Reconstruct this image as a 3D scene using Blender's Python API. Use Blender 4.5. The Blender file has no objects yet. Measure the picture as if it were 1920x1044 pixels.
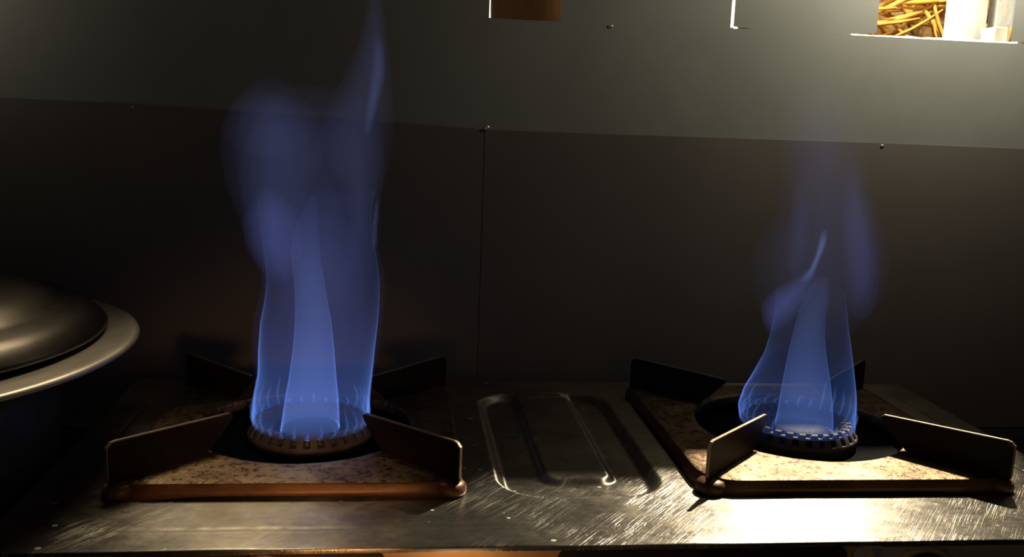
import bpy, bmesh, math, random
from mathutils import Vector, Matrix, noise
random.seed(7)
PI = math.pi
SC = bpy.context.scene
COL = SC.collection

# ------------------------------------------------------------------ helpers
def tag(o, label, cat, group=None, kind=None):
    o['label'] = label
    o['category'] = cat
    if group: o['group'] = group
    if kind: o['kind'] = kind
    return o

def thing(name, label, cat, loc=(0, 0, 0), group=None, kind=None):
    o = bpy.data.objects.new(name, None)
    COL.objects.link(o)
    o.location = loc
    o.empty_display_size = .02
    return tag(o, label, cat, group, kind)

def obj(name, bm, mat, parent=None, smooth=False, loc=None):
    bmesh.ops.recalc_face_normals(bm, faces=bm.faces)
    me = bpy.data.meshes.new(name)
    bm.to_mesh(me); bm.free()
    o = bpy.data.objects.new(name, me)
    COL.objects.link(o)
    me.materials.append(mat)
    if smooth:
        me.polygons.foreach_set('use_smooth', [True] * len(me.polygons))
    if parent is not None: o.parent = parent
    if loc is not None: o.location = loc
    return o

def struct(name, bm, mat, smooth=False):
    o = obj(name, bm, mat, None, smooth)
    o['kind'] = 'structure'
    return o

def box(bm, x0, x1, y0, y1, z0, z1):
    v = [bm.verts.new(p) for p in ((x0,y0,z0),(x1,y0,z0),(x1,y1,z0),(x0,y1,z0),(x0,y0,z1),(x1,y0,z1),(x1,y1,z1),(x0,y1,z1))]
    for f in ((0,3,2,1),(4,5,6,7),(0,1,5,4),(1,2,6,5),(2,3,7,6),(3,0,4,7)):
        bm.faces.new([v[i] for i in f])
    return v

def bevel(bm, w, seg=2):
    bmesh.ops.bevel(bm, geom=list(bm.edges), offset=w, segments=seg, affect='EDGES', profile=.5)

def lathe(bm, prof, n=64, cx=0, cy=0, closed=False):
    rings = []
    for r, z in prof:
        if r < 1e-6:
            rings.append([bm.verts.new((cx, cy, z))])
        else:
            rings.append([bm.verts.new((cx + r*math.cos(2*PI*i/n), cy + r*math.sin(2*PI*i/n), z)) for i in range(n)])
    pairs = list(zip(rings, rings[1:]))
    if closed: pairs.append((rings[-1], rings[0]))
    for a, b in pairs:
        for i in range(n):
            j = (i+1) % n
            q = [a[i % len(a)], a[j % len(a)], b[j % len(b)], b[i % len(b)]]
            u = []
            for v in q:
                if v not in u: u.append(v)
            if len(u) > 2: bm.faces.new(u)
    return rings

def prism(bm, pts, depth_vec):
    """extrude a closed outline (list of Vectors) along depth_vec"""
    a = [bm.verts.new(p) for p in pts]
    b = [bm.verts.new(Vector(p) + Vector(depth_vec)) for p in pts]
    bm.faces.new(a[::-1]); bm.faces.new(b)
    n = len(pts)
    for i in range(n):
        j = (i+1) % n
        bm.faces.new((a[i], a[j], b[j], b[i]))

def rrect(hx, hy, r, n=8):
    pts = []
    for cx, cy, a0 in ((hx-r, hy-r, 0), (-hx+r, hy-r, 90), (-hx+r, -hy+r, 180), (hx-r, -hy+r, 270)):
        for i in range(n+1):
            a = math.radians(a0 + 90*i/n)
            pts.append((cx + r*math.cos(a), cy + r*math.sin(a)))
    return pts

def sdrr(x, y, hx, hy, r):
    qx, qy = abs(x)-hx+r, abs(y)-hy+r
    return math.hypot(max(qx, 0), max(qy, 0)) + min(max(qx, qy), 0) - r

def sstep(a, b, x):
    t = max(0., min(1., (x-a)/(b-a)))
    return t*t*(3-2*t)

def interp(tab, z):
    if z <= tab[0][1]: return tab[0][0]
    for (x0, z0), (x1, z1) in zip(tab, tab[1:]):
        if z <= z1:
            t = (z-z0)/max(1e-9, z1-z0)
            return x0 + (x1-x0)*t
    return tab[-1][0]

# ------------------------------------------------------------------ materials
def mat(name):
    m = bpy.data.materials.new(name)
    m.use_nodes = True
    nt = m.node_tree
    nt.nodes.clear()
    out = nt.nodes.new('ShaderNodeOutputMaterial')
    return m, nt, out

def N(nt, typ, **kw):
    n = nt.nodes.new(typ)
    for k, v in kw.items():
        if k.startswith('i_'):
            key = k[2:]
            key = int(key) if key.isdigit() else key.replace('_', ' ')
            n.inputs[key].default_value = v
        else:
            setattr(n, k, v)
    return n

def ramp(nt, src, stops):
    r = nt.nodes.new('ShaderNodeValToRGB')
    els = r.color_ramp.elements
    while len(els) < len(stops): els.new(.5)
    for e, (p, c) in zip(els, stops):
        e.position = p
        e.color = c if len(c) == 4 else (*c, 1)
    nt.links.new(src, r.inputs[0])
    return r.outputs[0]

def g(v): return (v, v, v, 1)

def mapped(nt, scale=(1, 1, 1), rot=(0, 0, 0)):
    tc = N(nt, 'ShaderNodeTexCoord')
    mp = N(nt, 'ShaderNodeMapping')
    mp.inputs['Scale'].default_value = scale
    mp.inputs['Rotation'].default_value = rot
    nt.links.new(tc.outputs['Object'], mp.inputs[0])
    return mp.outputs[0]

def brushed(nt, length, width, deg):
    """coordinates for marks that run along one direction of the sheet"""
    tc = N(nt, 'ShaderNodeTexCoord')
    mp = N(nt, 'ShaderNodeMapping', vector_type='TEXTURE')
    mp.inputs['Scale'].default_value = (length, width, 1)
    mp.inputs['Rotation'].default_value = (0, 0, math.radians(deg))
    nt.links.new(tc.outputs['Object'], mp.inputs[0])
    return mp.outputs[0]

def tex(nt, vec, scale, detail=4, rough=.6):
    n = N(nt, 'ShaderNodeTexNoise')
    n.inputs['Scale'].default_value = scale
    n.inputs['Detail'].default_value = detail
    n.inputs['Roughness'].default_value = rough
    nt.links.new(vec, n.inputs['Vector'])
    return n.outputs['Fac']

def mixc(nt, fac, a, b, mode='MIX'):
    m = N(nt, 'ShaderNodeMix', data_type='RGBA', blend_type=mode)
    for s, v in ((0, fac), (6, a), (7, b)):
        if isinstance(v, (int, float)): m.inputs[s].default_value = v
        elif isinstance(v, tuple): m.inputs[s].default_value = v if len(v) == 4 else (*v, 1)
        else: nt.links.new(v, m.inputs[s])
    return m.outputs[2]

def math2(nt, op, a, b=None, clamp=False):
    m = N(nt, 'ShaderNodeMath', operation=op)
    m.use_clamp = clamp
    for i, v in enumerate((a, b)):
        if v is None: continue
        if isinstance(v, (int, float)): m.inputs[i].default_value = v
        else: nt.links.new(v, m.inputs[i])
    return m.outputs[0]

def principled(nt, out, color, rough=.5, metal=0., bump=None, bstr=.3, bdist=.001, spec=None, aniso=None):
    p = N(nt, 'ShaderNodeBsdfPrincipled')
    if aniso is not None:               # brushed from side to side: the gloss spreads front to back
        p.inputs['Anisotropic'].default_value = aniso
        t = N(nt, 'ShaderNodeCombineXYZ'); t.inputs[1].default_value = 1.
        nt.links.new(t.outputs[0], p.inputs['Tangent'])
    for key, v in (('Base Color', color), ('Roughness', rough), ('Metallic', metal)):
        if isinstance(v, (int, float)): p.inputs[key].default_value = v
        elif isinstance(v, tuple): p.inputs[key].default_value = v if len(v) == 4 else (*v, 1)
        else: nt.links.new(v, p.inputs[key])
    if spec is not None: p.inputs['Specular IOR Level'].default_value = spec
    if bump is not None:
        b = N(nt, 'ShaderNodeBump')
        b.inputs['Strength'].default_value = bstr
        b.inputs['Distance'].default_value = bdist
        nt.links.new(bump, b.inputs['Height'])
        nt.links.new(b.outputs[0], p.inputs['Normal'])
    nt.links.new(p.outputs[0], out.inputs[0])
    return p

def simple(name, ca, cb, scale=20, rough=.5, metal=0., bstr=.2, bdist=.001, stretch=(1, 1, 1), spec=None, detail=5):
    m, nt, out = mat(name)
    v = mapped(nt, stretch)
    f = tex(nt, v, scale, detail)
    c = ramp(nt, f, ((.35, ca), (.65, cb)))
    principled(nt, out, c, rough, metal, f, bstr, bdist, spec)
    return m

def steel_top_mat():
    m, nt, out = mat('worn_stainless_steel')
    v = mapped(nt)
    grime = tex(nt, v, 14, 6, .65)
    fine = tex(nt, mapped(nt, (.75, 1, 1)), 120, 5, .7)
    # diagonal scouring scratches
    scr = tex(nt, brushed(nt, .040, .00075, 50), 1.0, 3, .6)
    scr2 = tex(nt, brushed(nt, .05, .0009, 14), 1.0, 3, .6)
    s1 = ramp(nt, scr, ((.56, g(0)), (.66, g(1))))
    s2 = ramp(nt, scr2, ((.60, g(0)), (.70, g(1))))
    patch = ramp(nt, tex(nt, v, 9, 2), ((.42, g(0)), (.6, g(1))))
    scratch = math2(nt, 'MULTIPLY', math2(nt, 'MAXIMUM', s1, math2(nt, 'MULTIPLY', s2, .4)), patch)
    # dried splashes
    vo = N(nt, 'ShaderNodeTexVoronoi'); vo.inputs['Scale'].default_value = 75
    nt.links.new(mapped(nt, (1, 1.3, .01)), vo.inputs['Vector'])
    vs = N(nt, 'ShaderNodeSeparateColor'); nt.links.new(vo.outputs['Color'], vs.inputs[0])
    thr = math2(nt, 'MULTIPLY', math2(nt, 'POWER', vs.outputs[0], 5), .19)
    spot = math2(nt, 'LESS_THAN', vo.outputs['Distance'], thr)
    stain = ramp(nt, tex(nt, mapped(nt, (.55, 1.0, 1)), 60, 7, .75), ((.48, g(0)), (.62, g(1))))
    base = ramp(nt, grime, ((.3, (.22, .185, .145)), (.52, (.36, .32, .265)), (.7, (.46, .425, .36))))
    base = mixc(nt, math2(nt, 'MULTIPLY', stain, .6), base, (.24, .195, .135))
    base = mixc(nt, math2(nt, 'MULTIPLY', scratch, .5), base, (.9, .84, .70))
    base = mixc(nt, spot, base, (.85, .8, .7))
    rough = ramp(nt, fine, ((.3, g(.28)), (.7, g(.38))))
    rough = math2(nt, 'ADD', rough, math2(nt, 'MULTIPLY', stain, .12))
    metal = math2(nt, 'SUBTRACT', .93, math2(nt, 'MULTIPLY', spot, .8))
    metal = math2(nt, 'SUBTRACT', metal, math2(nt, 'MULTIPLY', scratch, .25))
    h = math2(nt, 'ADD', math2(nt, 'MULTIPLY', fine, .5), math2(nt, 'MULTIPLY', scratch, .22))
    h = math2(nt, 'ADD', h, spot)
    principled(nt, out, base, rough, metal, h, .30, .0007, aniso=.85)
    return m

def rusty_plate_mat():
    m, nt, out = mat('scorched_plate_steel')
    v = mapped(nt)
    a = tex(nt, v, 30, 6, .7)
    b = tex(nt, v, 180, 5, .75)
    base = ramp(nt, a, ((.32, (.15, .08, .035)), (.55, (.29, .19, .095)), (.72, (.38, .29, .165))))
    speck = ramp(nt, math2(nt, 'ADD', math2(nt, 'MULTIPLY', b, .75), math2(nt, 'MULTIPLY', a, .25)), ((.43, g(1)), (.50, g(0))))
    base = mixc(nt, speck, base, (.07, .035, .02))
    rough = ramp(nt, b, ((.3, g(.30)), (.7, g(.46))))
    principled(nt, out, base, rough, .75, b, .6, .001, aniso=.78)
    return m

M = {}
M['steel'] = steel_top_mat()
M['plate'] = rusty_plate_mat()
M['skirt'] = simple('warm_glow_skirt_steel', (.13, .062, .03), (.26, .125, .056), 25, .42, .3, .25, .0008, (1, 1, 3))  # brown steel, with the warm light on the skirt put into its orange
M['fin'] = simple('blackened_fin_steel', (.022, .016, .012), (.05, .034, .024), 30, .42, .45, .3, .0006)
M['fin_edge'] = simple('lit_fin_edge_steel', (.45, .34, .22), (.6, .5, .36), 60, .4, .8)  # pale tone paints the light caught along the fin edges
M['iron'] = simple('sooty_cast_iron', (.07, .06, .052), (.15, .13, .11), 60, .65, .2, .4, .0008)
M['iron_dark'] = simple('black_burner_mouth', (.008, .007, .007), (.018, .016, .015), 60, .7, 0, .3)
M['enamel'] = simple('black_enamel', (.006, .006, .006), (.012, .011, .011), 20, .9, 0, .15, spec=.05)
M['panel_glow'] = simple('orange_reflection_body_steel', (.75, .36, .15), (.95, .6, .3), 18, .42, .55, .2, .0006, (1, 1, .5))  # warm reflection on the body steel is put into this orange
M['panel_dark'] = simple('dark_body_enamel', (.02, .015, .012), (.05, .03, .02), 20, .5, .2)
M['film'] = simple('grey_plastic_film', (.48, .50, .52), (.62, .64, .66), 25, .35, 0, .3)
M['film_edge'] = simple('yellowed_film_edge', (.55, .42, .22), (.8, .66, .4), 40, .5)
M['brass'] = simple('tarnished_brass', (.34, .27, .13), (.5, .4, .2), 40, .4, .85)
M['black_plastic'] = simple('black_knob_plastic', (.012, .011, .011), (.025, .022, .02), 30, .4)
M['alu'] = simple('dull_aluminium', (.52, .46, .36), (.66, .59, .47), 30, .42, .7, .25, .0005)
M['alu_dark'] = simple('dark_aluminium', (.05, .045, .04), (.10, .09, .075), 16, .5, .5, .3)  # pot body, darker than its rim
M['lid'] = simple('dark_lid_metal', (.06, .05, .04), (.11, .095, .075), 12, .34, .9, .12, .0006)
M['soot'] = simple('sooty_room_plaster', (.06, .052, .045), (.09, .08, .07), 4, .9)
M['counter'] = simple('dark_stone_counter', (.015, .014, .013), (.03, .027, .025), 30, .6)
M['wall'] = simple('smoky_grey_plaster', (.245, .236, .20), (.29, .28, .24), 5, .9, 0, .25, .002, spec=.2)
M['sheet'] = simple('rust_brown_sheet_metal', (.165, .138, .115), (.20, .166, .138), 4, .8, 0, .15, .001, spec=.15)
M['sheet2'] = simple('soot_brown_sheet_metal', (.165, .145, .12), (.20, .175, .146), 4, .8, 0, .15, .001, spec=.15)
M['screw'] = simple('bright_screw_head', (.85, .82, .75), (.9, .88, .82), 60, .3, .9)
M['limewash'] = simple('limewashed_timber', (.68, .65, .56), (.86, .84, .78), 45, .9, 0, .5, .003, (1, 1, .4))
M['white_backdrop'] = simple('white_sky_backdrop', (.8, .79, .74), (.88, .87, .83), 8, .9)
M['gap_dark'] = simple('dark_gap_shade', (.06, .05, .04), (.10, .085, .07), 20, .9, 0, .3, .002, (1, 1, .2))  # shade of the gap between the posts, put into the colour
M['brown_wood'] = simple('red_brown_timber', (.34, .15, .07), (.66, .36, .19), 14, .8, 0, .4, .002, (1, 1, .25))
M['brick'] = simple('orange_brick_edge', (.38, .16, .06), (.55, .27, .12), 70, .9, 0, .6, .004)
M['straw'] = simple('golden_straw', (.50, .23, .025), (.68, .36, .06), 30, .8)
M['straw_dark'] = simple('brown_packed_straw', (.13, .07, .02), (.26, .15, .05), 25, .9, 0, .6, .01)  # packed bale, browner and darker than the loose straw

def glow_volume(name, col, strength):
    m, nt, out = mat(name)
    e = N(nt, 'ShaderNodeEmission')
    e.inputs[0].default_value = (*col, 1)
    e.inputs[1].default_value = strength
    nt.links.new(e.outputs[0], out.inputs['Volume'])
    return m

M['fl_shell'] = glow_volume('burning_gas_sheet', (.15, .30, 1.0), 27)
M['fl_core'] = glow_volume('burning_gas_tongue', (.20, .34, 1.0), 3.2)
M['fl_fill'] = glow_volume('burning_gas_body', (.20, .28, .95), .42)
M['fl_wisp'] = glow_volume('burning_gas_wisp', (.29, .36, .92), .21)
M['fl_lobe'] = glow_volume('burning_gas_lobe', (.21, .26, .95), .62)
M['fl_streak'] = glow_volume('burning_gas_fold', (.24, .38, 1.0), 9)
M['fl_faint'] = glow_volume('burning_gas_faint_fold', (.26, .36, 1.0), 1.6)
M['fl_bright'] = glow_volume('burning_gas_bright_lobe', (.20, .29, .98), 1.05)
M['fl_jet'] = glow_volume('burning_gas_jet', (.17, .36, 1.0), 36)

# ------------------------------------------------------------------ stove
stove = thing('gas_stove', 'two-burner stainless steel gas stove in front of the dark wall', 'stove', (0, 0, 0))
SX0, SX1, SY0, SY1 = -.186, .640, -.2065, .178

def top_height(x, y):
    cx, cy = (SX0+SX1)/2, (SY0+SY1)/2
    d = sdrr(x-cx, y-cy, (SX1-SX0)/2-.029, (SY1-SY0)/2-.029, .018)
    z = -.0006*sstep(-.001, .006, d) - .0006*math.exp(-(d/.0018)**2)
    r = sdrr(x-.2225, y-.003, .0625, .128, .034)
    z -= .0065*sstep(.004, -.006, r)
    i = sdrr(x-.2245, y-.022, .0285, .112, .012)
    z += .0042*sstep(.003, -.004, i)
    # shallow dishes under the burners
    for bx in (.005, .442):
        q = math.hypot(x-bx, y)
        z -= .004*sstep(.118, .10, q)
    z += .0004*noise.noise(Vector((x*22, y*22, 3.1)))
    return z

bm = bmesh.new()
nx, ny = 500, 236
grid = []
for j in range(ny+1):
    y = SY0 + (SY1-SY0)*j/ny
    grid.append([bm.verts.new((SX0+(SX1-SX0)*i/nx, y, top_height(SX0+(SX1-SX0)*i/nx, y))) for i in range(nx+1)])
for j in range(ny):
    for i in range(nx):
        bm.faces.new((grid[j][i], grid[j][i+1], grid[j+1][i+1], grid[j+1][i]))
rim = ([grid[0][i] for i in range(nx+1)] + [grid[j][nx] for j in range(1, ny+1)] +
       [grid[ny][i] for i in range(nx-1, -1, -1)] + [grid[j][0] for j in range(ny-1, 0, -1)])
prev = rim
for (o_, dz) in ((.0008, -.0005), (.0011, -.0014), (.0011, -.0034)):
    cur = []
    for v in rim:
        x, y, z = v.co
        dx = (o_ if x > SX1-1e-6 else -o_ if x < SX0+1e-6 else 0)
        dy = (o_ if y > SY1-1e-6 else -o_ if y < SY0+1e-6 else 0)
        cur.append(bm.verts.new((x+dx, y+dy, -.0006+dz)))
    for k in range(len(rim)):
        l = (k+1) % len(rim)
        bm.faces.new((prev[k], cur[k], cur[l], prev[l]))
    prev = cur
obj('top_panel', bm, M['steel'], stove, True)

bm = bmesh.new(); box(bm, SX0+.012, SX1-.012, -.192, SY1-.006, -.062, -.0075); bevel(bm, .003)
obj('body', bm, M['panel_glow'], stove)
for fx, fy in ((-.15, -.16), (.60, -.16), (-.15, .14), (.60, .14)):
    bm = bmesh.new(); lathe(bm, ((0, -.0705), (.014, -.0705), (.014, -.066), (.010, -.0615), (0, -.0615)), 24, fx, fy)
    obj('foot', bm, M['black_plastic'], stove, True)

def knob_plate(x0, x1, matn, y):
    bm = bmesh.new()
    cx, hx = (x0+x1)/2, (x1-x0)/2
    pts = [Vector((cx+a, y, -.0338+b)) for a, b in rrect(hx, .0245, .010)]
    prism(bm, pts, (0, .0025, 0))
    return bm
kp = obj('knob_plate', knob_plate(-.160, .0735, 'x', -.1955), M['panel_dark'], stove)
kp = obj('knob_plate', knob_plate(.190, .400, 'x', -.1945), M['panel_dark'], stove)
# right knob plate keeps a crinkled plastic film with a lifted, yellowed edge
fp = obj('knob_plate', knob_plate(.405, .628, 'x', -.1955), M['film'], stove)
fp['label'] = 'grey plate still under crinkled plastic film'
bm = bmesh.new()
top, bot = [], []
for i in range(60):
    x = .424 + (.622-.424)*i/59
    w = .0016 + .0012*noise.noise(Vector((x*60, 1, 1))) + .0012*abs(noise.noise(Vector((x*25, 4, 1))))
    z = -.0094 - .004*max(0, (i-44)/15) + .0008*noise.noise(Vector((x*90, 7, 2)))
    top.append((x, z)); bot.append((x, z-max(.0006, w)))
prism(bm, [Vector((x, -.1985, z)) for x, z in top] + [Vector((x, -.1985, z)) for x, z in bot[::-1]], (0, .0025, 0))
e = obj('film_edge', bm, M['film_edge'], fp); e['label'] = 'yellowed curling film edge'
bm = bmesh.new()
prism(bm, [Vector(p) for p in ((.4165, -.198, -.0125), (.4185, -.198, -.0122), (.4175, -.198, -.030), (.399, -.198, -.040), (.400, -.198, -.036))], (0, .002, 0))
obj('film_crease', bm, M['film_edge'], fp)

def knob(x, z, ringmat):
    def ring(prof, name, m, parent, n=64):
        bm = bmesh.new(); lathe(bm, prof, n)
        bmesh.ops.rotate(bm, verts=bm.verts, cent=(0, 0, 0), matrix=Matrix.Rotation(PI/2, 3, 'X'))
        bmesh.ops.translate(bm, verts=bm.verts, vec=(x, -.1955, z))
        return obj(name, bm, m, parent, True)
    k = ring(((0, .0), (.0205, .0), (.0205, .004), (.0185, .006), (.0165, .022), (.014, .025), (0, .025)), 'knob', M['black_plastic'], stove)
    ring(((.0215, .0), (.0265, .0), (.0265, .003), (.0245, .0045), (.0215, .0035), (.0215, .0)), 'bezel', ringmat, k)
    bm = bmesh.new(); box(bm, x-.0035, x+.0035, -.2275, -.219, z-.016, z+.016); bevel(bm, .0015)
    obj('grip', bm, M['black_plastic'], k)
    return k
knob(-.007, -.0350, M['brass'])
knob(.458, -.0355, M['film_edge'])

BURN = ((.005, 0.), (.442, 0.))
def burner(cx, cy):
    bm = bmesh.new()
    lathe(bm, ((.048, -.0030), (.112, -.0028), (.115, -.0012), (.112, .0002), (.100, -.0012), (.066, -.0020), (.048, -.0010)), 96, cx, cy, True)
    b = obj('burner', bm, M['enamel'], stove, True)
    bm = bmesh.new()
    lathe(bm, ((0, -.003), (.052, -.003), (.050, .006), (.040, .009), (0, .009)), 64, cx, cy)
    obj('burner_body', bm, M['iron_dark'], b, True)
    # ported head: the slots are real notches cut into the sloping outer face
    bm = bmesh.new()
    n_port, sub = 28, 8
    n = n_port*sub
    prof = [(.0520, .0045, 0), (.0534, .0065, 0), (.0532, .0080, 0), (.0526, .0092, 0), (.0522, .0098, 1), (.0512, .0116, 1), (.0500, .0136, 1), (.0490, .0152, 1), (.0484, .0162, 0),
            (.0472, .0188, 1), (.0452, .0196, 1), (.0425, .0186, 0), (.0400, .0150, 0), (.0370, .0115, 0), (.0300, .0100, 0)]
    rings = []
    for r, z, cut in prof:
        ring = []
        for i in range(n):
            s = i % sub
            inside = s in (0, 1, 2) and cut
            rr = r - (.0065 if inside else 0)
            zz = z - (.0028 if inside and z > .0175 else 0)
            a = 2*PI*i/n
            ring.append(bm.verts.new((cx+rr*math.cos(a), cy+rr*math.sin(a), zz)))
        rings.append(ring)
    for a, c in zip(rings, rings[1:]):
        for i in range(n):
            j = (i+1) % n
            bm.faces.new((a[i], a[j], c[j], c[i]))
    obj('burner_head', bm, M['iron'], b)
    bm = bmesh.new()
    lathe(bm, ((.0300, .0098), (.029, .0125), (.020, .0150), (.008, .0155), (0, .0150)), 48, cx, cy)
    obj('burner_cap', bm, M['iron_dark'], b, True)
for c in BURN: burner(*c)

# ------------------------------------------------------------------ pan supports
def pan_support(cx, cy, label, first):
    t = thing('pan_support', label, 'pan support', (cx, cy, 0), 'pan supports on the stove')
    S2, HR = .130, .0925
    if first is not None:
        for ch in first.children:
            c = ch.copy(); COL.objects.link(c); c.parent = t
            for gch in ch.children:
                d = gch.copy(); COL.objects.link(d); d.parent = c
        return t
    # plate: polar grid between the round hole and the rounded square outline
    out = []
    n = 144
    def outline(a, h, r):
        dx, dy = math.cos(a), math.sin(a)
        lo, hi = 0., .4
        for _ in range(30):
            m_ = (lo+hi)/2
            if sdrr(dx*m_, dy*m_, h, h, r) < 0: lo = m_
            else: hi = m_
        return lo
    bm = bmesh.new()
    rings = []
    def ring(fr, fz):
        rg = []
        for i in range(n):
            a = 2*PI*(i+.5)/n
            r = fr(a)
            rg.append(bm.verts.new((r*math.cos(a), r*math.sin(a), fz(a, r))))
        rings.append(rg)
    edge = lambda a: outline(a, S2-.002, .030)
    ring(lambda a: HR-.0012, lambda a, r: .0045)
    ring(lambda a: HR-.0012, lambda a, r: .0115)
    ring(lambda a: HR, lambda a, r: .0130)
    ring(lambda a: HR+.0025, lambda a, r: .0130)
    for k in range(1, 7):
        ring(lambda a, k=k: HR+.0025+(edge(a)-.004-HR-.0025)*k/6, lambda a, r, k=k: .0130-.0010*k/6)
    ring(lambda a: edge(a)-.0012, lambda a, r: .0115)
    for a_, b_ in zip(rings, rings[1:]):
        for i in range(n):
            j = (i+1) % n
            bm.faces.new((a_[i], a_[j], b_[j], b_[i]))
    bp = obj('base_plate', bm, M['plate'], t, True)
    # skirt: the turned-down edge, arched up between the four corner feet
    bm = bmesh.new(); rings.clear()
    def low(a):
        c = abs(math.cos(2*a))          # 1 in the middle of a side, 0 at a corner
        return .0035*sstep(.12, .75, c)
    ring(lambda a: edge(a)-.0012, lambda a, r: .0116)
    ring(lambda a: edge(a), lambda a, r: .0104)
    ring(lambda a: edge(a)+.0012, lambda a, r: .0060)
    ring(lambda a: outline(a, S2, .027)+.0010, lambda a, r: low(a))
    ring(lambda a: outline(a, S2, .027)-.0008, lambda a, r: low(a))
    ring(lambda a: edge(a)-.0022, lambda a, r: .0100)
    for a_, b_ in zip(rings, rings[1:]):
        for i in range(n):
            j = (i+1) % n
            bm.faces.new((a_[i], a_[j], b_[j], b_[i]))
    obj('skirt', bm, M['skirt'], t, True)
    # four upright fins on the diagonals, each a bent steel plate on a corner foot
    H = .0415
    for k in range(4):
        ang = PI/4 + k*PI/2
        d = Vector((math.cos(ang), math.sin(ang), 0)); p = Vector((-d.y, d.x, 0))
        ro, ri = .1255*math.sqrt(2), .0515*math.sqrt(2)
        prof = [(ro-.001, .0085), (ro+.0006, .012), (ro+.0004, H-.004), (ro-.002, H-.0008), (ro-.005, H),
                (ri+.004, H-.0015), (ri, H-.0025), (ri+.001, H-.006), (ri+.012, .024), (HR+.004, .0135), (HR+.014, .0118), (ro-.02, .0112)]
        bm = bmesh.new()
        prism(bm, [d*r + Vector((0, 0, z)) - p*.0012 for r, z in prof], p*.0024)
        bevel(bm, .0003, 1)
        f = obj('fin', bm, M['fin'], t)
        bm = bmesh.new()
        cap = [(ro+.0012, .014), (ro+.0012, H-.003), (ro-.0022, H+.0002), (ro-.005, H+.0009), (ri+.003, H-.0007), (ri+.003, H-.0016), (ro-.005, H-.0002), (ro-.0025, H-.0012), (ro+.0002, H-.004), (ro+.0002, .014)]
        prism(bm, [d*r + Vector((0, 0, z)) - p*.0012 for r, z in cap], p*.0024)
        ed = obj('lit_edge', bm, M['fin_edge'], f); ed['label'] = 'pale strip painting the lit fin edge'
        # corner foot lobe
        bm = bmesh.new()
        cc = d*(S2*math.sqrt(2)-.0150)
        lathe(bm, ((0, .0003), (.0105, .0003), (.0122, .0015), (.0125, .0045), (.0118, .0075), (.0095, .0098), (0, .0112)), 28, cc.x, cc.y)
        obj('corner_foot', bm, M['skirt'], t, True)
    return t
ps = pan_support(0, 0, 'square scorched pan support around the burner beside the large pot', None)
pan_support(.442, 0, 'square rusty pan support around the burner below the straw gap, brightly sunlit front plate', ps)

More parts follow.
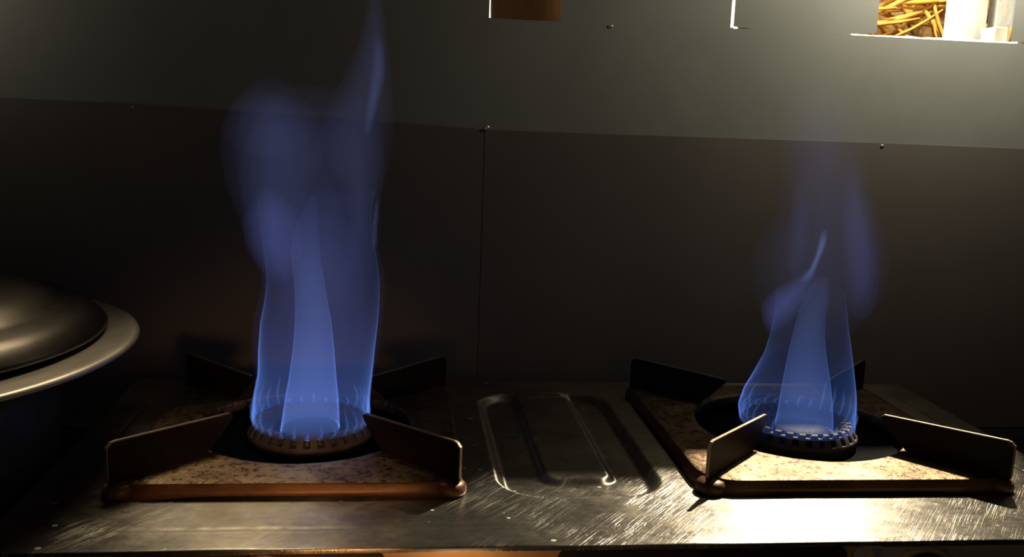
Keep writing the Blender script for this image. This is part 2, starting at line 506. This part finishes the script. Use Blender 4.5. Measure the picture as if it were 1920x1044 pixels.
# ------------------------------------------------------------------ flames
CUR = {
    'LO_l': [(-0.0421, 0.0103), (-0.0451, 0.0198), (-0.0437, 0.0388), (-0.0404, 0.0576), (-0.0398, 0.0809), (-0.0375, 0.1039), (-0.0330, 0.1223), (-0.0303, 0.1405), (-0.0310, 0.1540), (-0.0335, 0.1718), (-0.0355, 0.1939), (-0.0375, 0.2157)],
    'LO_r': [(0.0536, 0.0104), (0.0553, 0.0201), (0.0551, 0.0393), (0.0562, 0.0584), (0.0577, 0.0820), (0.0600, 0.1054), (0.0611, 0.1239), (0.0613, 0.1423), (0.0592, 0.1605), (0.0559, 0.1785), (0.0556, 0.1964), (0.0579, 0.2187)],
    'LT_l': [(-0.0198, 0.0079), (-0.0175, 0.0247), (-0.0152, 0.0413), (-0.0121, 0.0578), (-0.0089, 0.0812), (-0.0072, 0.1044), (-0.0072, 0.1227), (-0.0085, 0.1409), (-0.0111, 0.1589), (-0.0102, 0.1768), (-0.0033, 0.1948), (0.0045, 0.2082)],
    'LT_r': [(0.0308, 0.0104), (0.0302, 0.0248), (0.0292, 0.0415), (0.0273, 0.0581), (0.0253, 0.0816), (0.0225, 0.1048), (0.0188, 0.1232), (0.0148, 0.1459), (0.0116, 0.1684), (0.0098, 0.1863), (0.0093, 0.1996), (0.0084, 0.2084)],
    'LW_l': [(-0.0316, 0.1405), (-0.0423, 0.1537), (-0.0486, 0.1714), (-0.0526, 0.1934), (-0.0584, 0.2107), (-0.0620, 0.2280), (-0.0647, 0.2451), (-0.0649, 0.2622), (-0.0626, 0.2792), (-0.0537, 0.2943), (-0.0390, 0.3054)],
    'LW_r': [(0.0121, 0.1413), (-0.0010, 0.1546), (-0.0054, 0.1725), (-0.0054, 0.1947), (-0.0011, 0.2125), (0.0075, 0.2303), (0.0117, 0.2478), (0.0116, 0.2650), (0.0073, 0.2820), (-0.0033, 0.2964), (-0.0181, 0.3063)],
    'LR_l': [(0.0298, 0.1417), (0.0296, 0.1598), (0.0339, 0.1779), (0.0359, 0.1959), (0.0292, 0.2178), (0.0203, 0.2394), (0.0159, 0.2609), (0.0201, 0.2825), (0.0306, 0.3042), (0.0402, 0.3257), (0.0450, 0.3468), (0.0482, 0.3677), (0.0529, 0.3926)],
    'LR_r': [(0.0613, 0.1423), (0.0597, 0.1605), (0.0576, 0.1785), (0.0578, 0.1965), (0.0619, 0.2188), (0.0663, 0.2410), (0.0686, 0.2629), (0.0687, 0.2845), (0.0674, 0.3058), (0.0658, 0.3269), (0.0646, 0.3478), (0.0617, 0.3684), (0.0571, 0.3928)],
    'LS_l': [(0.0474, 0.2577), (0.0493, 0.2751), (0.0517, 0.2923), (0.0540, 0.3095), (0.0551, 0.3264), (0.0553, 0.3432)],
    'LS_r': [(0.0496, 0.2578), (0.0528, 0.2752), (0.0569, 0.2926), (0.0609, 0.3098), (0.0606, 0.3267), (0.0587, 0.3433)],
    'RO_l': [(0.3908, 0.0133), (0.3865, 0.0285), (0.3892, 0.0435), (0.3992, 0.0611), (0.4086, 0.0785), (0.4130, 0.0958), (0.4151, 0.1155), (0.4139, 0.1397)],
    'RO_r': [(0.4933, 0.0135), (0.4922, 0.0288), (0.4900, 0.0441), (0.4871, 0.0618), (0.4842, 0.0793), (0.4813, 0.0967), (0.4776, 0.1164), (0.4725, 0.1408)],
    'RT_l': [(0.4158, 0.0159), (0.4177, 0.0286), (0.4198, 0.0437), (0.4222, 0.0613), (0.4254, 0.0812), (0.4287, 0.0985), (0.4325, 0.1157), (0.4383, 0.1329), (0.4466, 0.1500)],
    'RT_r': [(0.4650, 0.0134), (0.4650, 0.0287), (0.4639, 0.0440), (0.4611, 0.0616), (0.4570, 0.0815), (0.4548, 0.0988), (0.4550, 0.1161), (0.4583, 0.1332), (0.4575, 0.1502)],
    'RB_l': [(0.4168, 0.0712), (0.4064, 0.0859), (0.3997, 0.1055), (0.3965, 0.1249), (0.3933, 0.1441), (0.3916, 0.1632), (0.3937, 0.1775), (0.4031, 0.1919), (0.4125, 0.2063), (0.4132, 0.2296), (0.4077, 0.2617), (0.4029, 0.2979), (0.3999, 0.3291)],
    'RB_r': [(0.4839, 0.0718), (0.4844, 0.0868), (0.4923, 0.1068), (0.5043, 0.1267), (0.5072, 0.1463), (0.5065, 0.1657), (0.5028, 0.1801), (0.4972, 0.1943), (0.4901, 0.2084), (0.4815, 0.2317), (0.4755, 0.2641), (0.4705, 0.3006), (0.4632, 0.3319)],
    'RF_l': [(0.4068, 0.0982), (0.4027, 0.1104), (0.4026, 0.1226), (0.4086, 0.1323), (0.4272, 0.1448), (0.4399, 0.1571), (0.4446, 0.1692), (0.4459, 0.1811), (0.4471, 0.1931)],
    'RF_r': [(0.4103, 0.0983), (0.4206, 0.1107), (0.4318, 0.1230), (0.4383, 0.1329), (0.4426, 0.1451), (0.4453, 0.1572), (0.4486, 0.1693), (0.4528, 0.1813), (0.4540, 0.1932)],
    'RC_l': [(0.4807, 0.1115), (0.4775, 0.1409), (0.4734, 0.1698), (0.4703, 0.1984), (0.4673, 0.2266), (0.4662, 0.2546)],
    'RC_r': [(0.5040, 0.1119), (0.5037, 0.1414), (0.4994, 0.1704), (0.4911, 0.1989), (0.4811, 0.2270), (0.4750, 0.2549)],
    'RD_l': [(0.4169, 0.1494), (0.4191, 0.1781), (0.4198, 0.2018), (0.4199, 0.2205), (0.4195, 0.2345)],
    'RD_r': [(0.4317, 0.1497), (0.4348, 0.1785), (0.4344, 0.2022), (0.4335, 0.2209), (0.4312, 0.2348)],
    'RE_l': [(0.4822, 0.0109), (0.4819, 0.0288), (0.4805, 0.0516), (0.4788, 0.0718), (0.4777, 0.0917)],
}
def tube(name, L, Rr, parent, material, ctr, depth, thick=None, rip=0., seed=0, nz=44, n=72, z0=None, z1=None, mid=None, base=None, sharp=1.0):
    """gas sheet lofted around the flame: half widths from its two edges, real depth; thick(t) makes it a hollow shell that thins upward"""
    za = max(L[0][1], Rr[0][1]) if z0 is None else z0
    zb = min(L[-1][1], Rr[-1][1]) if z1 is None else z1
    bm = bmesh.new()
    outer, inner = [], []
    for k in range(nz+1):
        t = k/nz
        z = za + (zb-za)*t
        xl, xr = interp(L, z), interp(Rr, z)
        cx, hw = (xl+xr)/2, max(.0004, (xr-xl)/2)
        hd = depth(t) if callable(depth) else depth
        hd = min(hd, hw*6)
        cy = ctr[1] + (mid(t) if mid else 0)
        th = thick(t) if thick else None
        ro, ri = [], []
        for i in range(n):
            a = 2*PI*i/n
            f = 1 + rip*sstep(0, .25, t)*(math.sin(3*a+seed+4*t)*.6 + math.sin(5*a-seed*2+7*t)*.4)
            c, s = math.cos(a), math.sin(a)
            ro.append(bm.verts.new((cx+hw*f*c, cy+hd*f*s, z)))
            if th is not None:
                nx_, ny_ = c/hw, s/hd
                l = math.hypot(nx_, ny_)
                tt = min(th, .85*min(hw, hd))
                ri.append(bm.verts.new((cx+hw*f*c-nx_/l*tt, cy+hd*f*s-ny_/l*tt, z)))
        outer.append(ro); inner.append(ri)
    def skin(rs):
        for a, b in zip(rs, rs[1:]):
            for i in range(n):
                j = (i+1) % n
                bm.faces.new((a[i], a[j], b[j], b[i]))
    skin(outer)
    if thick:
        skin(inner)
        for o_, i_ in ((outer[0], inner[0]), (outer[-1], inner[-1])):
            for i in range(n):
                j = (i+1) % n
                bm.faces.new((o_[i], o_[j], i_[j], i_[i]))
    else:
        bm.faces.new(outer[0]); bm.faces.new(outer[-1])
    return obj(name, bm, material, parent, True)

def shrink(L, Rr, f):
    a, b = [], []
    for (xl, zl), (xr, zr) in zip(L, Rr):
        c, h = (xl+xr)/2, (xr-xl)/2*f
        a.append((c-h, zl)); b.append((c+h, zr))
    return a, b

def soft(name, L, Rr, parent, material, ctr, depth, layers=4, mid=None):
    """faint body of gas that fades at its sides and its two ends: nested lobes"""
    za, zb = L[0][1], L[-1][1]
    for k in range(layers):
        f = 1.12 - .30*k
        fz = .5*k/layers*.55
        zl, zh = za+(zb-za)*fz*.9, zb-(zb-za)*fz
        bm = bmesh.new()
        nz, n = 36, 40
        rs = []
        for q in range(nz+1):
            t = q/nz
            z = zl+(zh-zl)*t
            xl, xr = interp(L, z), interp(Rr, z)
            env = math.sqrt(max(1e-4, 1-abs(2*t-1)**2.6))
            hw = max(.0003, (xr-xl)/2*f*(.35+.65*env))
            hd = max(.0003, depth*f*env)
            cx = (xl+xr)/2
            rs.append([bm.verts.new((cx+hw*math.cos(2*PI*i/n), ctr[1]+(mid or 0)+hd*math.sin(2*PI*i/n), z)) for i in range(n)])
        for a, b in zip(rs, rs[1:]):
            for i in range(n):
                j = (i+1) % n
                bm.faces.new((a[i], a[j], b[j], b[i]))
        bm.faces.new(rs[0]); bm.faces.new(rs[-1])
        obj(name, bm, material, parent, True)

def jets(parent, ctr, r, lean, seed):
    rnd = random.Random(seed)
    for k in range(28):
        a = 2*PI*(k+.2)/28
        h = rnd.uniform(.020, .034) if abs(math.cos(a)) > .62 else rnd.uniform(.007, .014)
        d = Vector((math.cos(a), math.sin(a), 0))
        bm = bmesh.new()
        rs = []
        for q in range(9):
            t = q/8
            p = Vector((ctr[0], ctr[1], .0165)) + d*(r + .0035*math.sin(PI*min(1, t*1.3)) - .001*t) + Vector((lean*t*t*.006, 0, h*t))
            w = .0016*math.sin(PI*(.12+.86*t))**.8 * (1-.45*t)
            rs.append([bm.verts.new((p.x+w*math.cos(2*PI*i/10), p.y+w*math.sin(2*PI*i/10), p.z)) for i in range(10)])
        for a_, b_ in zip(rs, rs[1:]):
            for i in range(10):
                j = (i+1) % 10
                bm.faces.new((a_[i], a_[j], b_[j], b_[i]))
        bm.faces.new(rs[0]); bm.faces.new(rs[-1])
        obj('jet', bm, M['fl_jet'], parent, True)

c = BURN[0]
fl = thing('flame', 'tall wide blue flame on the burner beside the pot, reaching the top edge', 'flame', (0, 0, 0), 'burner flames')
tube('flame_sheet', CUR['LO_l'], CUR['LO_r'], fl, M['fl_shell'], c, lambda t: .049-.020*t, lambda t: .0025*(1-t)**2.9+.00006, .04, 1.0, z0=.015)
tube('flame_tongue', CUR['LT_l'], CUR['LT_r'], fl, M['fl_core'], c, lambda t: .031*(1-t)**1.15+.001, None, .02, 2.0, z0=.015, mid=lambda t: -.016*(1-t))
tube('tongue_sheet', CUR['LT_l'], CUR['LT_r'], fl, M['fl_shell'], c, lambda t: .031*(1-.75*t), lambda t: .0014*(1-t)**2.4+.00004, .02, 2.0, z0=.015, mid=lambda t: -.016*(1-t))
soft('flame_body', CUR['LO_l'], CUR['LO_r'], fl, M['fl_fill'], c, .034, 3)
soft('flame_body', [(-.030, .105), (-.038, .15), (-.045, .20), (-.048, .24), (-.035, .30)], [(.055, .105), (.055, .15), (.056, .20), (.060, .24), (.060, .30)], fl, M['fl_wisp'], c, .040, 3)
soft('flame_wisp', CUR['LW_l'], CUR['LW_r'], fl, M['fl_wisp'], c, .036, 4, .004)
soft('flame_lobe', [(-.030, .135), (-.046, .165), (-.049, .19), (-.040, .215)], [(-.010, .135), (-.004, .165), (-.006, .19), (-.020, .215)], fl, M['fl_lobe'], c, .022, 4)
soft('flame_lobe', [(-.050, .235), (-.060, .255), (-.058, .280), (-.045, .295)], [(-.010, .235), (.000, .255), (-.002, .280), (-.018, .295)], fl, M['fl_wisp'], c, .020, 4)
soft('flame_wisp', CUR['LR_l'], CUR['LR_r'], fl, M['fl_wisp'], c, .032, 4, -.004)
soft('flame_fold', [(x-.002, z) for x, z in CUR['LS_l']], [(x+.003, z) for x, z in CUR['LS_r']], fl, M['fl_faint'], c, .0070, 4)
soft('flame_fold', [(.0545, .165), (.0545, .185), (.0570, .210)], [(.0600, .165), (.0590, .185), (.0610, .210)], fl, M['fl_faint'], c, .0060, 4)
jets(fl, c, .0470, 0, 3)

c = BURN[1]
fr = thing('flame', 'narrower twisting blue flame on the burner below the straw gap', 'flame', (0, 0, 0), 'burner flames')
tube('flame_sheet', CUR['RO_l'], CUR['RO_r'], fr, M['fl_shell'], c, lambda t: .050-.024*t, lambda t: .0015*(1-t)**1.8+.00006, .04, 2.2, z0=.015)
tube('flame_tongue', CUR['RT_l'], CUR['RT_r'], fr, M['fl_core'], c, lambda t: .020*(1-t)**.8+.002, None, .02, .7, z0=.015, mid=lambda t: -.018*(1-t))
tube('tongue_sheet', CUR['RT_l'], CUR['RT_r'], fr, M['fl_shell'], c, lambda t: .029*(1-.7*t), lambda t: .0009*(1-t)**1.5+.00006, .02, .7, z0=.015, mid=lambda t: -.018*(1-t))
soft('flame_body', CUR['RB_l'], CUR['RB_r'], fr, M['fl_wisp'], c, .034, 4)
soft('flame_lobe', CUR['RF_l'][:6], CUR['RF_r'][:6], fr, M['fl_bright'], c, .022, 4)
soft('flame_fold', CUR['RF_l'][4:], CUR['RF_r'][4:], fr, M['fl_streak'], c, .0040, 3)
soft('flame_wisp', CUR['RC_l'], CUR['RC_r'], fr, M['fl_lobe'], c, .020, 3)
soft('flame_wisp', CUR['RD_l'], CUR['RD_r'], fr, M['fl_fill'], c, .014, 3)
jets(fr, c, .0470, 1, 5)

# ------------------------------------------------------------------ pot and lid
PX, PY = -.357, -.052
pot = thing('cooking_pot', 'large wide-rimmed aluminium cooking pot standing beside the stove', 'pot', (PX, PY, -.07))
bm = bmesh.new()
lathe(bm, ((0, 0), (.125, 0), (.145, .006), (.154, .020), (.166, .080), (.1800, .1595), (.1775, .1595), (.1635, .080), (.150, .022), (.140, .010), (0, .006)), 128)
obj('body', bm, M['alu_dark'], pot, True)
bm = bmesh.new()
lathe(bm, ((.1790, .1570), (.1880, .1605), (.2180, .1640), (.2240, .1648), (.2275, .1640), (.2285, .1615), (.2265, .1600), (.2180, .1608), (.1880, .1575)), 160, closed=True)
r = obj('rim', bm, M['alu'], pot, True); r['label'] = 'pale flat rolled rim'
lid = thing('pot_lid', 'dark domed metal lid lying on the large pot', 'lid', (PX+.004, PY+.022, .0962))
bm = bmesh.new()
lathe(bm, ((.1930, -.0010), (.1940, .0010), (.1920, .0035), (.1850, .0110), (.1750, .0165), (.1610, .0185), (.1550, .0215), (.1470, .0275), (.1320, .0325), (.0950, .0390), (.0480, .0420), (0, .0430)), 160)
obj('dome', bm, M['lid'], lid, True)
bm = bmesh.new()
lathe(bm, ((0, .0425), (.012, .0425), (.010, .052), (.020, .060), (.022, .066), (.016, .071), (0, .072)), 40)
obj('lid_knob', bm, M['lid'], lid, True)

# ------------------------------------------------------------------ room shell
bm = bmesh.new(); box(bm, -1.38, 1.78, -.30, .231, -.92, -.0705); bevel(bm, .004)
tag(obj('counter', bm, M['counter']), 'dark stone counter under the stove and pot', 'counter')

def slab(bm, outline, y0, y1):
    prism(bm, [Vector((x, y0, z)) for x, z in outline], (0, y1-y0, 0))
WY0, WY1 = .235, .285
def splay(bm, x0, x1, z0, z1, cut):
    """wall block whose opening jamb is splayed outward behind its front edge"""
    v = box(bm, x0, x1, WY0, WY1, z0, z1)
    v[3].co.x += cut; v[7].co.x += cut
def crack(bm, pts, cut=0.):
    """block over a hairline crack: its underside rises toward the outside, its opening jamb is splayed by cut"""
    n0 = len(bm.verts)
    slab(bm, pts, WY0, WY1)
    bm.verts.ensure_lookup_table()
    for v in bm.verts[n0:]:
        if v.co.y > WY1-.001:
            if v.co.z < .40: v.co.z += .0075
            if v.co.x < pts[0][0]+.001: v.co.x += cut
def lip(x0, x1, z=.3822):
    n = max(2, int((x1-x0)/.012))
    return [(x0+(x1-x0)*i/n, z + .0008*noise.noise(Vector(((x0+(x1-x0)*i/n)*14, .3, 0)))) for i in range(n+1)]
# one wall with its ventilation gaps: plank gap, hairline gap, wide straw gap, and an unseen open band above, shaped to let the sun through
bm = bmesh.new()
B0 = -.92
splay(bm, .2438, .30, .3806, 1.5, .012)
box(bm, .2438, .30, WY0, WY1, B0, .3806)
for bl, tl, br, tr, zt in ((-1.4, -1.4, .1665, .1655, 1.5), (.30, .30, .4303, .4296, 1.5), (.456, .456, .47, .47, 1.5), (.47, .47, .555, .555, .436), (.80, .80, .95, .95, .60), (.95, .95, 1.8, 1.8, 1.5)):
    slab(bm, [(bl, B0), (br, B0), (br, .3806), (tr, zt), (tl, zt), (bl, .3806)], WY0, WY1)
slab(bm, [(.1665, B0), (.2438, B0)] + lip(.1665, .2438, .3806)[::-1], WY0, WY1)
slab(bm, [(.4303, B0), (.4338, B0), (.4338, .3836), (.4303, .3836)], WY0, WY1)
slab(bm, [(.555, B0), (.80, B0)] + lip(.555, .80, .3826)[::-1], WY0, WY1)
# hairline cracks under the two blocks beside the straw gap
crack(bm, [(.555, .3822), (.5982, .3864), (.5975, .436), (.555, .436)])
crack(bm, [(.7578, .3852), (.80, .3838), (.80, .60), (.7578, .60)], .036)
slab(bm, [(.4338, B0), (.456, B0), (.456, .3836), (.4338, .3826)], WY0, WY1)
crack(bm, [(.4338, .3852), (.456, .3834), (.456, .60), (.4336, .60)], .0185)
box(bm, .4338, .456, WY0, WY1, .60, 1.5)
box(bm, .1655, .2438, WY0, WY1, .47, 1.5)
box(bm, .47, .95, WY0, WY1, .66, 1.5)
slab(bm, [(.4303, .45), (.4338, .45), (.4338, 1.5), (.4303, 1.5)], WY0, WY1)
struct('wall_back', bm, M['wall'])
bm = bmesh.new(); box(bm, -1.4, 1.8, -2.4, WY0, -.97, -.92); struct('floor', bm, M['soot'])
bm = bmesh.new(); box(bm, -1.4, 1.8, -2.4, WY0, 1.5, 1.55); struct('ceiling', bm, M['soot'])
bm = bmesh.new(); box(bm, -1.45, -1.4, -2.4, WY1, -.97, 1.55); struct('wall_left', bm, M['soot'])
bm = bmesh.new(); box(bm, 1.8, 1.85, -2.4, WY1, -.97, 1.55); struct('wall_right', bm, M['soot'])
bm = bmesh.new(); box(bm, -1.45, 1.85, -2.45, -2.4, -.97, 1.55); struct('wall_front', bm, M['soot'])
bm = bmesh.new(); box(bm, -1.4, 2.6, WY1, 1.5, -.14, -.0705); struct('ground', bm, M['counter'])

def panel(name, label, outl, m, y0=.2318, y1=.2343):
    bm = bmesh.new(); slab(bm, outl, y0, y1)
    t = obj(name, bm, m); return tag(t, label, 'metal sheet', 'metal sheets behind the stove')
pl = panel('metal_sheet', 'sooty brown metal sheet on the wall behind the pot and wide flame', [(-1.3, -.07), (.1672, -.07), (.1662, .2640), (-.197, .2765), (-1.3, .286)], M['sheet2'])
pr = panel('metal_sheet', 'rust-brown metal sheet on the wall behind the sunlit burner', [(.1668, -.07), (1.5, -.07), (1.5, .2640), (.62, .2655), (.1655, .2635)], M['sheet'], .2318, .2343)
def screw(x, z, r, parent=None, sx=1.0):
    bm = bmesh.new()
    lathe(bm, ((r, 0), (r*.95, r*.3), (r*.6, r*.55), (0, r*.65)), 20)
    bmesh.ops.scale(bm, verts=bm.verts, vec=(sx, 1, 1))
    bmesh.ops.rotate(bm, verts=bm.verts, cent=(0, 0, 0), matrix=Matrix.Rotation(PI/2, 3, 'X'))
    bmesh.ops.translate(bm, verts=bm.verts, vec=(x, .2350 if parent is None else .2318, z))
    return obj('screw', bm, M['screw'], parent, True)
screw(-.1979, .2790-.006, .0012, pl)
screw(.1672, .2660, .0030, pr, 1.4)
screw(.6172, .2625, .0020, pr, 1.2)
s = screw(.2975, .3785, .0018, None, 1.8)
s.name = 'nail'; tag(s, 'small nail head in the grey wall just right of the brown gap', 'nail')

# ------------------------------------------------------------------ outside, seen through the gaps
bm = bmesh.new(); box(bm, -.6, 2.4, 1.45, 1.5, -.2, 1.1); struct('sky_backdrop', bm, M['white_backdrop'])  # added white backdrop, stands in for bright sky behind the gaps
bm = bmesh.new()
secs = []
for i in range(91):
    x = .14 + .71*i/90
    h = .0012*noise.noise(Vector((x*60, 2, 0))) + .0010*noise.noise(Vector((x*170, 5, 0)))
    secs.append([bm.verts.new((x, y, z)) for y, z in ((.2865, .3740), (.2870, .3800), (.3080, .3905+h+.001*sstep(.6, .7, x)-.0068*sstep(.30, .25, x)), (.3450, .3905+h-.0068*sstep(.30, .25, x)), (.3450, .3740))])
for a, b in zip(secs, secs[1:]):
    for k in range(5):
        bm.faces.new((a[k], a[(k+1) % 5], b[(k+1) % 5], b[k]))
bm.faces.new(secs[0]); bm.faces.new(secs[-1])
struct('trim_1', bm, M['limewash'])  # ledge shaped with a tilted face to catch daylight as a bright line

def post(name, label, pts, y0, y1, m, cat='post', group=None):
    bm = bmesh.new(); slab(bm, pts, y0, y1); bevel(bm, .0012, 1)
    return tag(obj(name, bm, m), label, cat, group)
def wavy(x0, x1, z0, z1, amp, seed, taper=0., foot=True):
    a, b = [], []
    if foot: a.append((x0, -.0705)); b.append((x1, -.0705))
    for i in range(13):
        z = z0+(z1-z0)*i/12
        a.append((x0-amp*(noise.noise(Vector((z*60, seed, 0)))+.4*noise.noise(Vector((z*160, seed, 3)))) + taper*i/12, z))
        b.append((x1+amp*.4*noise.noise(Vector((z*70, seed+5, 0))), z))
    return a[::-1] + b
post('wooden_post', 'broad limewashed post standing between straw and the dark gap strip', wavy(.7885, .8300, .36, .55, .0030, 1.3, .004), .40, .43, M['limewash'])
post('wooden_post', 'added white post that fills the hairline gap in the grey wall with brightness', wavy(.470, .520, .36, .55, .0006, 7.3), .42, .45, M['limewash'])  # added behind the gap so that its sliver shows white
post('wooden_post', 'dark strip put in for the shaded gap between the two limewashed posts', wavy(.8310, .8440, .36, .55, .0006, 2.3), .425, .45, M['gap_dark'])  # added strip, no real post: its dark colour paints the gap's shade
post('wooden_post', 'narrow limewashed post beyond the dark gap strip, above the small pale block', wavy(.8445, .8640, .36, .55, .0008, 3.3), .40, .42, M['limewash'])
b = post('stone_block', 'small pale rounded block at the foot of the narrow limewashed post', wavy(.7875, .8035, .3915, .4085, .0008, 4.1, 0, False), .312, .340, M['limewash'], 'block')
post('brick', 'crumbly orange brick edge standing at the straw gap beside the grey block', wavy(.5965, .6040, .3915, .50, .0018, 5.2, 0, False), .290, .320, M['brick'], 'brick')
bm = bmesh.new()
n = 40
rs = []
for z in [-.0705] + [.30+.30*i/20 for i in range(21)]:
    rs.append([bm.verts.new((.2400+(.058+.0015*noise.noise(Vector((z*30, math.cos(2*PI*i/n), math.sin(2*PI*i/n)))))*math.cos(2*PI*i/n), .395+.058*math.sin(2*PI*i/n), z)) for i in range(n)])
for a, b in zip(rs, rs[1:]):
    for i in range(n): bm.faces.new((a[i], a[(i+1) % n], b[(i+1) % n], b[i]))
bm.faces.new(rs[0]); bm.faces.new(rs[-1])
tag(obj('round_timber', bm, M['brown_wood'], None, True), 'red-brown round timber standing outside the small brown gap', 'post')
# straw heap
bm = bmesh.new()
rnd = random.Random(4)
for k in range(190):
    x = rnd.uniform(.78, 1.12); z = rnd.uniform(.40, .56) if k < 130 else rnd.uniform(-.03, .40); y = rnd.uniform(.78, .88)
    a = rnd.choice((rnd.gauss(.15, .15), rnd.gauss(-.75, .3), rnd.gauss(.5, .3)))
    L_, w = rnd.uniform(.05, .16), rnd.uniform(.002, .0060)
    d = Vector((math.cos(a), rnd.uniform(-.2, .2), math.sin(a))); p = Vector((-math.sin(a), 0, math.cos(a)))
    pts = []
    c0 = Vector((x, y, z))
    rs = []
    for q in range(5):
        t = q/4-.5
        cc = c0 + d*L_*t + p*(.02*(t*t)) ; ww = w*(1-1.2*t*t)
        rs.append([bm.verts.new(cc + p*ww*math.cos(2*PI*i/6) + Vector((0, 1, 0))*ww*math.sin(2*PI*i/6)) for i in range(6)])
    for a_, b_ in zip(rs, rs[1:]):
        for i in range(6):
            bm.faces.new((a_[i], a_[(i+1) % 6], b_[(i+1) % 6], b_[i]))
    bm.faces.new(rs[0]); bm.faces.new(rs[-1])
tag(obj('straw', bm, M['straw'], None, True), 'loose golden straw heaped outside, seen through the gap', 'straw', kind='stuff')
bm = bmesh.new(); bmesh.ops.create_grid(bm, x_segments=40, y_segments=24, size=.5)
for v in bm.verts:
    x, y = v.co.x, v.co.y
    v.co = Vector((.96+x*.50, 1.0+.03*noise.noise(Vector((x*9, y*9, 0)))+.012*noise.noise(Vector((x*40, y*40, 2))), .30+y*.73))
bmesh.ops.solidify(bm, geom=bm.faces[:], thickness=.10)
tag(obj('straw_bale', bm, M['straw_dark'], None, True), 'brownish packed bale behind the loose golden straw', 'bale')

# ------------------------------------------------------------------ lights
def lamp(name, typ, loc, energy, color, target=None, **kw):
    l = bpy.data.lights.new(name, typ)
    l.energy = energy; l.color = color
    for k, v in kw.items(): setattr(l, k, v)
    o = bpy.data.objects.new(name, l); COL.objects.link(o)
    o.location = loc
    if target is not None:
        o.rotation_euler = (Vector(target)-Vector(loc)).to_track_quat('-Z', 'Y').to_euler()
    return o
SUN_T = Vector((.44, -.13, 0)); SUN_D = Vector((.362, .58, .755)).normalized()
lamp('sunlight', 'SPOT', SUN_T+SUN_D*1.6, 190, (1, .89, .68), SUN_T, spot_size=math.radians(34), spot_blend=.6, shadow_soft_size=.022)
lamp('wall_glare_fill', 'SPOT', (.71, .056, .647), 16.8, (1, .97, .80), (.689, .235, .63), spot_size=math.radians(160), spot_blend=1.0, shadow_soft_size=.03)  # added unseen lamp, lights the upper wall in place of glare
lamp('corner_glare_fill', 'SPOT', (-.47, .115, .47), 1.0, (1, .96, .84), (-.455, .235, .465), spot_size=math.radians(160), spot_blend=1.0, shadow_soft_size=.04)  # added unseen lamp, stands in for a glare streak at upper left
lamp('left_warm_fill', 'SPOT', (-.125, .16, .54), 5.4, (1, .84, .58), (-.16, -.30, 0), spot_size=math.radians(52), spot_blend=.9, shadow_soft_size=.10)  # added lamp inside the room, brightens the left steel and pot rim
lamp('front_fill', 'AREA', (.2, -1.5, .30), .24, (1, .78, .52), (.1, 0, 0), size=.8)  # added soft fill from the front, no doorway stands there
lamp('low_warm_fill', 'POINT', (.125, -.30, -.065), .14, (1, .62, .30), shadow_soft_size=.03)  # added hidden lamp below the stove edge, brightens the front panel
lamp('skirt_fill', 'SPOT', (.04, -.40, .07), 1.1, (1, .50, .20), (.005, -.13, .0), spot_size=math.radians(46), spot_blend=1.0, shadow_soft_size=.03)  # added unseen lamp, warms the skirt of the left pan support
lamp('outdoor_daylight', 'SPOT', (.64, .35, .95), 88, (1, .95, .80), (.78, .95, .42), spot_size=math.radians(125), spot_blend=.5, shadow_soft_size=.10)

w = bpy.data.worlds.new('World'); SC.world = w; w.use_nodes = True
w.node_tree.nodes['Background'].inputs[0].default_value = (.9, .85, .75, 1)
w.node_tree.nodes['Background'].inputs[1].default_value = .004

# ------------------------------------------------------------------ camera
cam = bpy.data.cameras.new('Camera')
co = bpy.data.objects.new('Camera', cam); COL.objects.link(co)
right = Vector((.992850, -.111640, .0399)); fwd = Vector((.1169, .9775, -.1755)).normalized()
up = right.cross(fwd).normalized(); right = fwd.cross(up).normalized()
m = Matrix((right, up, -fwd)).transposed().to_4x4()
m.translation = Vector((.0797, -.7896, .2854))
co.matrix_world = m
cam.sensor_fit = 'HORIZONTAL'; cam.sensor_width = 36
cam.lens = 1765.1/1920*36
cam.clip_start = .01
SC.camera = co

SC.cycles.transparent_max_bounces = 128
SC.cycles.max_bounces = 8
SC.cycles.volume_bounces = 0
SC.view_settings.view_transform = 'Standard'
SC.view_settings.look = 'None'
SC.view_settings.gamma = 1
SC.view_settings.exposure = 0
SC.view_settings.use_curve_mapping = False
